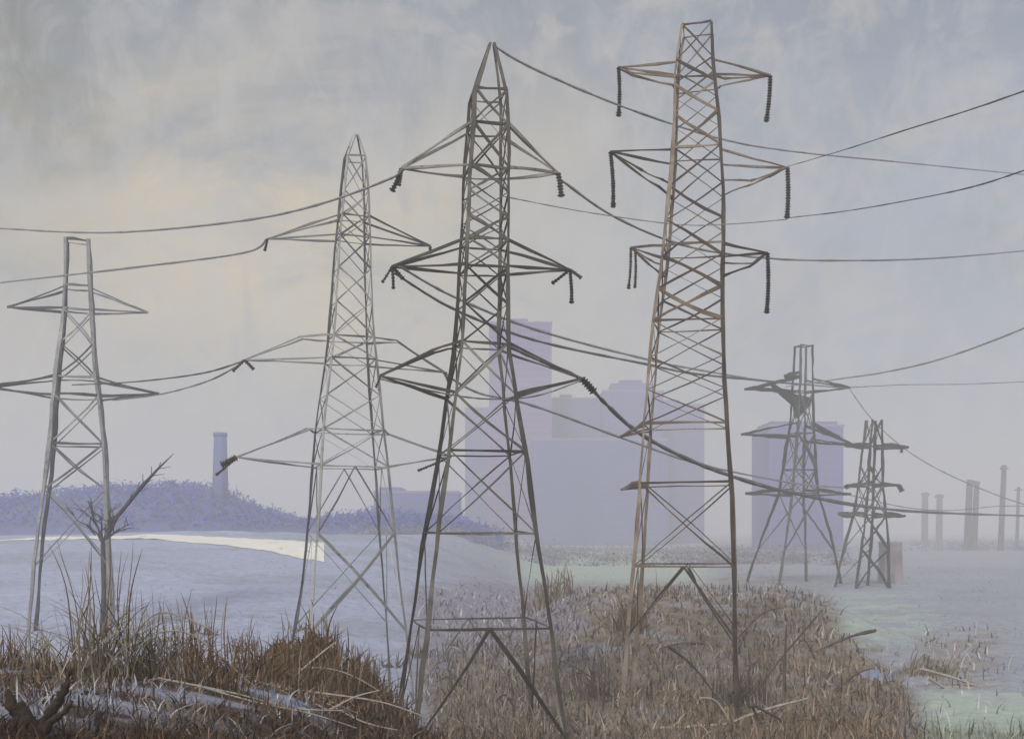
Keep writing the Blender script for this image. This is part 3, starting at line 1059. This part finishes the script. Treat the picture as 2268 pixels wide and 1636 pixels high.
clump(610, 1540, 36, 170, .8, 2.0, .8, 'broad rust brown scrub under the lowest arm of the slender grey pylon', 1.1, T_BR)
clump(760, 1500, 42, 230, .8, 2.3, 1.1, 'thick warm brown scrub heaped at the top of the hump', 1.0, T_BR)
clump(850, 1500, 45, 130, .6, 1.5, .7, 'brown scrub running down the hump towards the big dark pylon', 1.0, T_BR)
clump(20, 1560, 30, 90, .6, 1.6, .6, 'ragged brown scrub at the very edge beyond the splintered stump', 1.1, T_BR)
clump(1330, 1540, 76, 90, 1.0, 2.4, .8, 'grey brown weeds at the nearest leg of the flat-topped brown pylon', .5, [(.17, .14, .115), (.10, .08, .065), (.26, .22, .19)], group='weeds around the pylon legs', cat='weeds', name='weed_clump')
clump(1215, 1330, 130, 120, 1.5, 4.5, 1.5, 'reddish brown weeds standing behind the dark pylon', .4, [(.22, .17, .12), (.16, .11, .07), (.30, .27, .24)], group='weeds around the pylon legs', cat='weeds', name='weed_clump')
clump(1395, 1330, 100, 110, 1.2, 3.6, .8, 'rust brown weeds bunched behind the legs of the flat-topped pylon', .6, [(.15, .09, .05), (.20, .14, .09), (.08, .05, .03)], group='weeds around the pylon legs', cat='weeds', name='weed_clump')
clump(1640, 1560, 74, 130, .9, 2.6, 1.0, 'dark weeds tangled round the far leg of the flat-topped pylon', .7, [(.11, .095, .08), (.07, .06, .05), (.22, .19, .16)], group='weeds around the pylon legs', cat='weeds', name='weed_clump')
clump(2060, 1540, 86, 140, .8, 2.3, 1.2, 'straw coloured grass tuft fanning out beside the blue sheet', .9, [(.26, .21, .15), (.34, .30, .24), (.15, .11, .07)], .25, group='weeds around the pylon legs', cat='weeds', name='weed_clump')


FT = [(.15, .11, .075), (.21, .165, .125), (.09, .06, .04)]
for (px_, d_, n_, h_) in ((330, 98, 26, 1.5), (455, 104, 22, 1.3), (540, 96, 34, 1.9), (610, 92, 24, 1.4), (395, 90, 30, 1.7), (860, 92, 24, 1.5), (940, 99, 30, 1.7), (655, 110, 16, 1.2)):
    clump(px_, 1400, d_, n_, h_ * .45, h_ * 1.15, .75, 'sparse brown tuft poking out of the frosted field behind the bank', .9, FT, group='brown tufts on the frosted field', cat='grass tuft', name='grass_tuft')


def stalk(pts, d0, d1, r, mat, label, group, name='dry_stalk', cat='stalk'):
    c = catmull(pts, 8)
    n = len(c)
    pp = [P(q[0], q[1], d0 + (d1 - d0) * i / (n - 1)) for i, q in enumerate(c)]
    gap = min(p.z - float(H(p.x, p.y)) for p in pp)
    for p in pp:                                     # every stalk touches the ground somewhere
        p.z = max(p.z - max(0, gap - .02), float(H(p.x, p.y)) + .02)
    rr = [r * d0 / F * (1 - .55 * i / (n - 1)) * random.uniform(.75, 1.2) for i in range(n)]
    return tag(MB().tube(pp, rr, 5, .12).build(name, mat, None, pp[0].copy()), label, cat, group)


GP = 'bleached stalks lying on the brown bank'
LP = 'bleached straw stalk lying loose across the brown bank'
for pts, d0 in ([(340, 1598), (440, 1618), (560, 1640)], 27), ([(350, 1597), (520, 1645), (640, 1690), (760, 1700)], 27), ([(440, 1600), (560, 1650), (690, 1690), (790, 1735)], 27):
    pts2 = [(p[0], p[1] - 0) for p in pts]
    stalk([(p[0], 1500 + (p[1] - 1598) * .7) for p in pts2], d0, d0 + 2, 3.4, M['straw'], LP, GP)
for pts, d0 in (([(580, 1440), (690, 1418), (770, 1432), (840, 1470)], 40), ([(445, 1452), (560, 1470), (680, 1500), (790, 1545)], 33), ([(620, 1510), (700, 1440), (745, 1405)], 38),
                ([(640, 1515), (760, 1530), (850, 1545), (930, 1572)], 33),
                ([(700, 1590), (780, 1545), (840, 1528)], 31), ([(560, 1480), (690, 1515), (800, 1570), (880, 1590)], 32), ([(300, 1440), (400, 1480), (440, 1420)], 31),
                ([(240, 1420), (330, 1300), (400, 1296), (490, 1340)], 29), ([(350, 1330), (430, 1340), (560, 1450)], 30)):
    stalk(pts, d0, d0 + .8, 3.2, M['straw'], LP, GP)
GD = 'dead sticks standing in the rough'
sd = [([(1660, 1560), (1720, 1470), (1822, 1350)], 74, 'long dead stick leaning away from the flat-topped pylon towards the greenish grass'),
      ([(1735, 1530), (1738, 1440), (1742, 1360)], 75, 'upright dead stick crossed by the long leaning one'),
      ([(1665, 1560), (1690, 1610), (1730, 1650)], 66, 'dead stick bent low at the foot of the long leaning one'),
      ([(1670, 1560), (1740, 1600), (1830, 1660)], 66, 'dead stick trailing down the rough past the bent one'),
      ([(1480, 1430), (1540, 1480), (1610, 1575)], 72, 'dark stick slanting between the legs of the flat-topped pylon'),
      ([(1525, 1252), (1560, 1320), (1640, 1440)], 90, 'thick dark stick slanting behind the flat-topped pylon'),
      ([(1940, 1395), (1880, 1410), (1790, 1450)], 92, 'bluish grey stick lying across the rough near the blue sheet'),
      ([(1600, 1650), (1620, 1600), (1600, 1510)], 64, 'thin curved stick rising from the grass at the picture bottom'),
      ([(1450, 1690), (1640, 1590), (1790, 1545)], 66, 'long pale stick lying flat in the rough below the flat-topped pylon'),
      ([(2055, 1500), (2105, 1535), (2160, 1600)], 78, 'straw coloured stick fanning out of the tuft beside the blue sheet'),
      ([(2040, 1480), (2140, 1510), (2210, 1550)], 80, 'longer straw coloured stick lying beside the tuft')]
for pts, d0, lb in sd:
    stalk(pts, d0, d0 + 2, 4.2, M['straw'] if 'pale' in lb or 'straw' in lb else M['stickdark'], lb, GD, 'dead_stick', 'stick')

rs = random.Random(5)
for _ in range(22):
    px_, py_ = rs.uniform(1010, 1900), rs.uniform(1400, 1610)
    b0 = ground_hit(px_, py_, 60)
    dx_, dy_ = rs.uniform(-110, 110), rs.uniform(-70, 25)
    stalk([(px_, py_ - 3), (px_ + dx_ * .5, py_ + dy_ * .5 - rs.uniform(4, 26)), (px_ + dx_, py_ + dy_)], b0.y, b0.y + rs.uniform(-1, 1), rs.uniform(2.0, 3.4),
          M['straw'] if rs.random() < .4 else M['stickdark'], 'thin loose stick strewn in the rough between the two tallest pylons', 'loose sticks strewn in the rough', 'loose_stick', 'stick')

# splintered stump at the near corner
g = P(75, 1640, 18.6)
g.z = float(H(g.x, g.y)) - .25
st = MB()


def prong(a, ctl, r):
    c_ = [a] + [P(x, y, 18.6 + z) for x, y, z in ctl]
    pts, rr = [], []
    for i in range(len(c_) - 1):
        for k in range(5):
            t = k / 5
            pts.append(c_[i].lerp(c_[i + 1], t) + Vector((random.gauss(0, .012), random.gauss(0, .012), 0)))
            f = (i + t) / (len(c_) - 1)
            rr.append(r * (1 - .8 * f ** 1.3) * random.uniform(.82, 1.2))
    st.tube(pts, rr, 11, .2)


prong(g, ((62, 1605, 0), (52, 1575, .05), (40, 1548, 0)), .19)
prong(g, ((45, 1600, .1), (28, 1560, .1), (14, 1520, .12)), .16)
prong(g + Vector((.06, 0, .05)), ((95, 1600, .1), (122, 1565, .1), (146, 1520, .12), (160, 1470, .1)), .13)
prong(g + Vector((.1, 0, .05)), ((108, 1600, -.1), (140, 1580, -.1), (165, 1545, -.12)), .09)
tag(st.build('stump', M['stump'], None, g, smooth_=True), 'dark splintered stump with broken prongs at the near edge of the bank', 'stump')


# bare tree growing up through the far leg of the hazy pylon, one limb thrown out sideways
def bare_tree(px, d, label):
    b0 = P(px, 1400, d)
    gz = float(H(b0.x, b0.y))
    base = Vector((b0.x, b0.y, gz - .2))
    root = thing('bare_tree', base, label, 'tree')
    tk, tw = MB(), MB()
    fork = P(px + 2, 1205, d)
    tk.tube([base, base.lerp(fork, .5) + Vector((.15, 0, 0)), fork], [.30, .25, .20], 8, .15)

    def grow(p, v, ln, r, lev):
        q = p + v * ln
        m = p.lerp(q, .5) + Vector((random.gauss(0, .06), random.gauss(0, .06), random.gauss(0, .05))) * ln
        (tk if lev < 2 else tw).tube([p, m, q], [r, r * .8, r * .55], 6 if lev < 2 else 4, .12)
        if lev >= 3:
            return
        for _ in range(random.choice((3, 3, 4)) if lev < 3 else 3):
            s_ = p.lerp(q, random.uniform(.45, 1.0))
            nv = (v + Vector((random.gauss(0, .55), random.gauss(0, .55), random.gauss(.12, .4)))).normalized()
            grow(s_, nv, ln * random.uniform(.55, .82), max(.016, r * .55), lev + 1)

    for vx in (-.75, -.35, .05, .45, .95):
        grow(fork, Vector((vx, random.uniform(-.4, .4), random.uniform(.7, 1.0))).normalized(), random.uniform(2.0, 2.9), .13, 1)
    for (qx, qy) in ((288, 1108), (303, 1090), (318, 1072), (335, 1054), (350, 1038)):
        for sg in (-1, 1):
            grow(P(qx, qy, d - .8), Vector((.6 + sg * .5 + random.gauss(0, .2), random.gauss(0, .4), .8 - sg * .35 + random.gauss(0, .2))).normalized(), random.uniform(.7, 1.4), .05, 3)
    tk.build('trunk', M['twig'], root)
    MB().tube([fork, P(258, 1145, d - .3), P(288, 1108, d - .6), P(318, 1072, d - .8), P(350, 1038, d - 1), P(385, 1004, d - 1.2)], [.16, .17, .18, .15, .10, .02], 8, .35).build('limb', M['twig'], root)
    tw.build('crown', M['twig'], root)


bare_tree(226, 103, 'bare dark tree tangled with the hazy flat-topped pylon, one limb stretched sideways')

# blue sheet in the rough
g = ground_hit(1938, 1500)
sv, sf = [], []
N = 14
for i in range(N):
    for j in range(N):
        u, v = i / (N - 1) - .5, j / (N - 1) - .5
        rr_ = math.hypot(u, v)
        hh = max(0, .45 * (1 - (rr_ / .52) ** 2)) + .22 * mnoise.noise(Vector((u * 9, v * 9, 2)))
        xx, yy = g.x + u * 2.3 + .2 * mnoise.noise(Vector((u * 5, v * 5, 8))), g.y + v * 2.6
        sv.append(Vector((xx, yy, float(H(xx, yy)) + .05 + max(-.02, hh))))
mb = MB()
mb.v = sv
mb.f = [(i * N + j, (i + 1) * N + j, (i + 1) * N + j + 1, i * N + j + 1) for i in range(N - 1) for j in range(N - 1)]
tag(mb.build('crumpled_sheet', M['tarp'], None, Vector((g.x, g.y, float(H(g.x, g.y)))), smooth_=True), 'crumpled blue sheet lying in the rough beside the straw tuft', 'sheet')

# ------------------------------------------------------------------ haze
hz, hnt, hb = new_mat('haze')
hnt.nodes.remove(hb)
pv = hnt.nodes.new('ShaderNodeVolumePrincipled')
pv.inputs['Color'].default_value = (.96, .967, .985, 1)
pv.inputs['Density'].default_value = .0016
pv.inputs['Anisotropy'].default_value = 0.0
hnt.links.new(pv.outputs[0], hnt.nodes['Material Output'].inputs['Volume'])
tag(MB().box((-1560, -80, -3.5), (1560, 2060, 106)).build('haze', hz), kind='stuff')

# ------------------------------------------------------------------ sky and sun
SUN_EL, SUN_AZ = math.radians(44), math.radians(-160)       # azimuth from +Y towards +X
world = bpy.data.worlds.new('World')
scene.world = world
world.use_nodes = True
wn = world.node_tree
L = wn.links.new
bg = wn.nodes['Background']
sky = node(wn, 'ShaderNodeTexSky', sky_type='NISHITA', sun_disc=False, sun_elevation=SUN_EL, sun_rotation=SUN_AZ, dust_density=3.0, air_density=1.0)
tc = node(wn, 'ShaderNodeTexCoord')
sep = node(wn, 'ShaderNodeSeparateXYZ')
L(tc.outputs['Generated'], sep.inputs[0])


def maprange(src, a, b, c=0., d_=1.):
    m = node(wn, 'ShaderNodeMapRange', interpolation_type='SMOOTHSTEP')
    L(src, m.inputs[0])
    for i, v in enumerate((a, b, c, d_)):
        m.inputs[i + 1].default_value = v
    return m.outputs[0]


def wmath(op, a, b):
    m = node(wn, 'ShaderNodeMath', operation=op)
    for s, v in zip(m.inputs, (a, b)):
        if hasattr(v, 'links'):
            L(v, s)
        else:
            s.default_value = v
    return m.outputs[0]


def wnoise(scale, stretch, detail=6., dist=1.0, rough=.6, off=(0, 0, 0), rot=0.0):
    mp = node(wn, 'ShaderNodeMapping')
    mp.inputs['Scale'].default_value = stretch
    mp.inputs['Location'].default_value = off
    mp.inputs['Rotation'].default_value = (0, rot, 0)
    L(tc.outputs['Generated'], mp.inputs['Vector'])
    t = node(wn, 'ShaderNodeTexNoise', i_Scale=scale, i_Detail=detail, i_Distortion=dist, i_Roughness=rough)
    L(mp.outputs[0], t.inputs['Vector'])
    return t.outputs['Fac']


nA = wnoise(2.6, (1, 1, 1.7), off=(3, 1, 0), rot=.5)
nB = wnoise(5.0, (1, 1, 1.6), off=(7, 2, 5), rot=.6, dist=1.6)
nC = wnoise(26, (1, 1, .55), 5., .6, .7, off=(1, 9, 2), rot=.35)
xw = wmath('ADD', sep.outputs['X'], wmath('MULTIPLY', wmath('SUBTRACT', nA, .5), .45))
zw = wmath('ADD', sep.outputs['Z'], wmath('MULTIPLY', wmath('SUBTRACT', nB, .5), .22))
warm, cool, blue, grey, cream = (.645, .585, .46), (.44, .48, .585), (.27, .32, .42), (.21, .215, .175), (.84, .715, .46)
c = mixc(wn, maprange(xw, -.12, .34), warm, cool)
c = mixc(wn, wmath('MULTIPLY', maprange(zw, .26, .44), .85), c, blue)
c = mixc(wn, wmath('MULTIPLY', maprange(xw, -.22, -.42), wmath('MULTIPLY', maprange(zw, .08, .32), .75)), c, grey)
band = wmath('MULTIPLY', maprange(xw, -.02, -.14), maprange(xw, -.48, -.22))
band = wmath('MULTIPLY', band, wmath('MULTIPLY', maprange(zw, .10, .2), maprange(zw, .36, .25)))
c = mixc(wn, wmath('MULTIPLY', band, .8), c, cream)
c = mixc(wn, maprange(nB, .48, .68, 0, .5), c, (.34, .37, .42))
nD = wnoise(7.0, (1, 1, 1.3), off=(2, 8, 1), rot=.9, dist=2.2)
c = mixc(wn, maprange(nD, .50, .64, 0, .5), c, (.62, .575, .52))
nE = wnoise(11.0, (1.6, 1, .8), off=(5, 3, 9), rot=-.7, dist=1.2)
c = mixc(wn, maprange(nE, .52, .68, 0, .4), c, (.40, .43, .47))
c = mixc(wn, maprange(nC, .4, .66, .0, .42), c, (.66, .64, .62))
vm = node(wn, 'ShaderNodeVectorMath', operation='SCALE')
L(c, vm.inputs[0])
vm.inputs['Scale'].default_value = 10.0
out = mixc(wn, .88, sky.outputs[0], vm.outputs[0])
L(out, bg.inputs['Color'])
bg.inputs['Strength'].default_value = .1

sl = bpy.data.lights.new('Sun', 'SUN')
sl.energy = 2.9
sl.angle = math.radians(12)
sl.color = (1, .94, .84)
so = bpy.data.objects.new('Sun', sl)
COL.objects.link(so)
sdir = Vector((math.sin(SUN_AZ) * math.cos(SUN_EL), math.cos(SUN_AZ) * math.cos(SUN_EL), math.sin(SUN_EL)))
so.rotation_euler = sdir.to_track_quat('Z', 'Y').to_euler()
so.location = (0, 0, 80)

# ------------------------------------------------------------------ camera
cd = bpy.data.cameras.new('Camera')
cd.sensor_width = 36
cd.lens = 36 * F / 2268
cd.shift_y = (HY - 818) / 2268
cd.clip_start = .5
cd.clip_end = 6000
co = bpy.data.objects.new('Camera', cd)
co.location = (0, 0, CAMZ)
co.rotation_euler = (math.radians(90), 0, 0)
COL.objects.link(co)
scene.camera = co

scene.view_settings.view_transform = 'Standard'
scene.view_settings.look = 'None'
scene.view_settings.exposure = -0.15
scene.view_settings.gamma = 1
scene.cycles.max_bounces = 10
scene.cycles.diffuse_bounces = 2
scene.cycles.volume_bounces = 8
scene.cycles.use_denoising = True
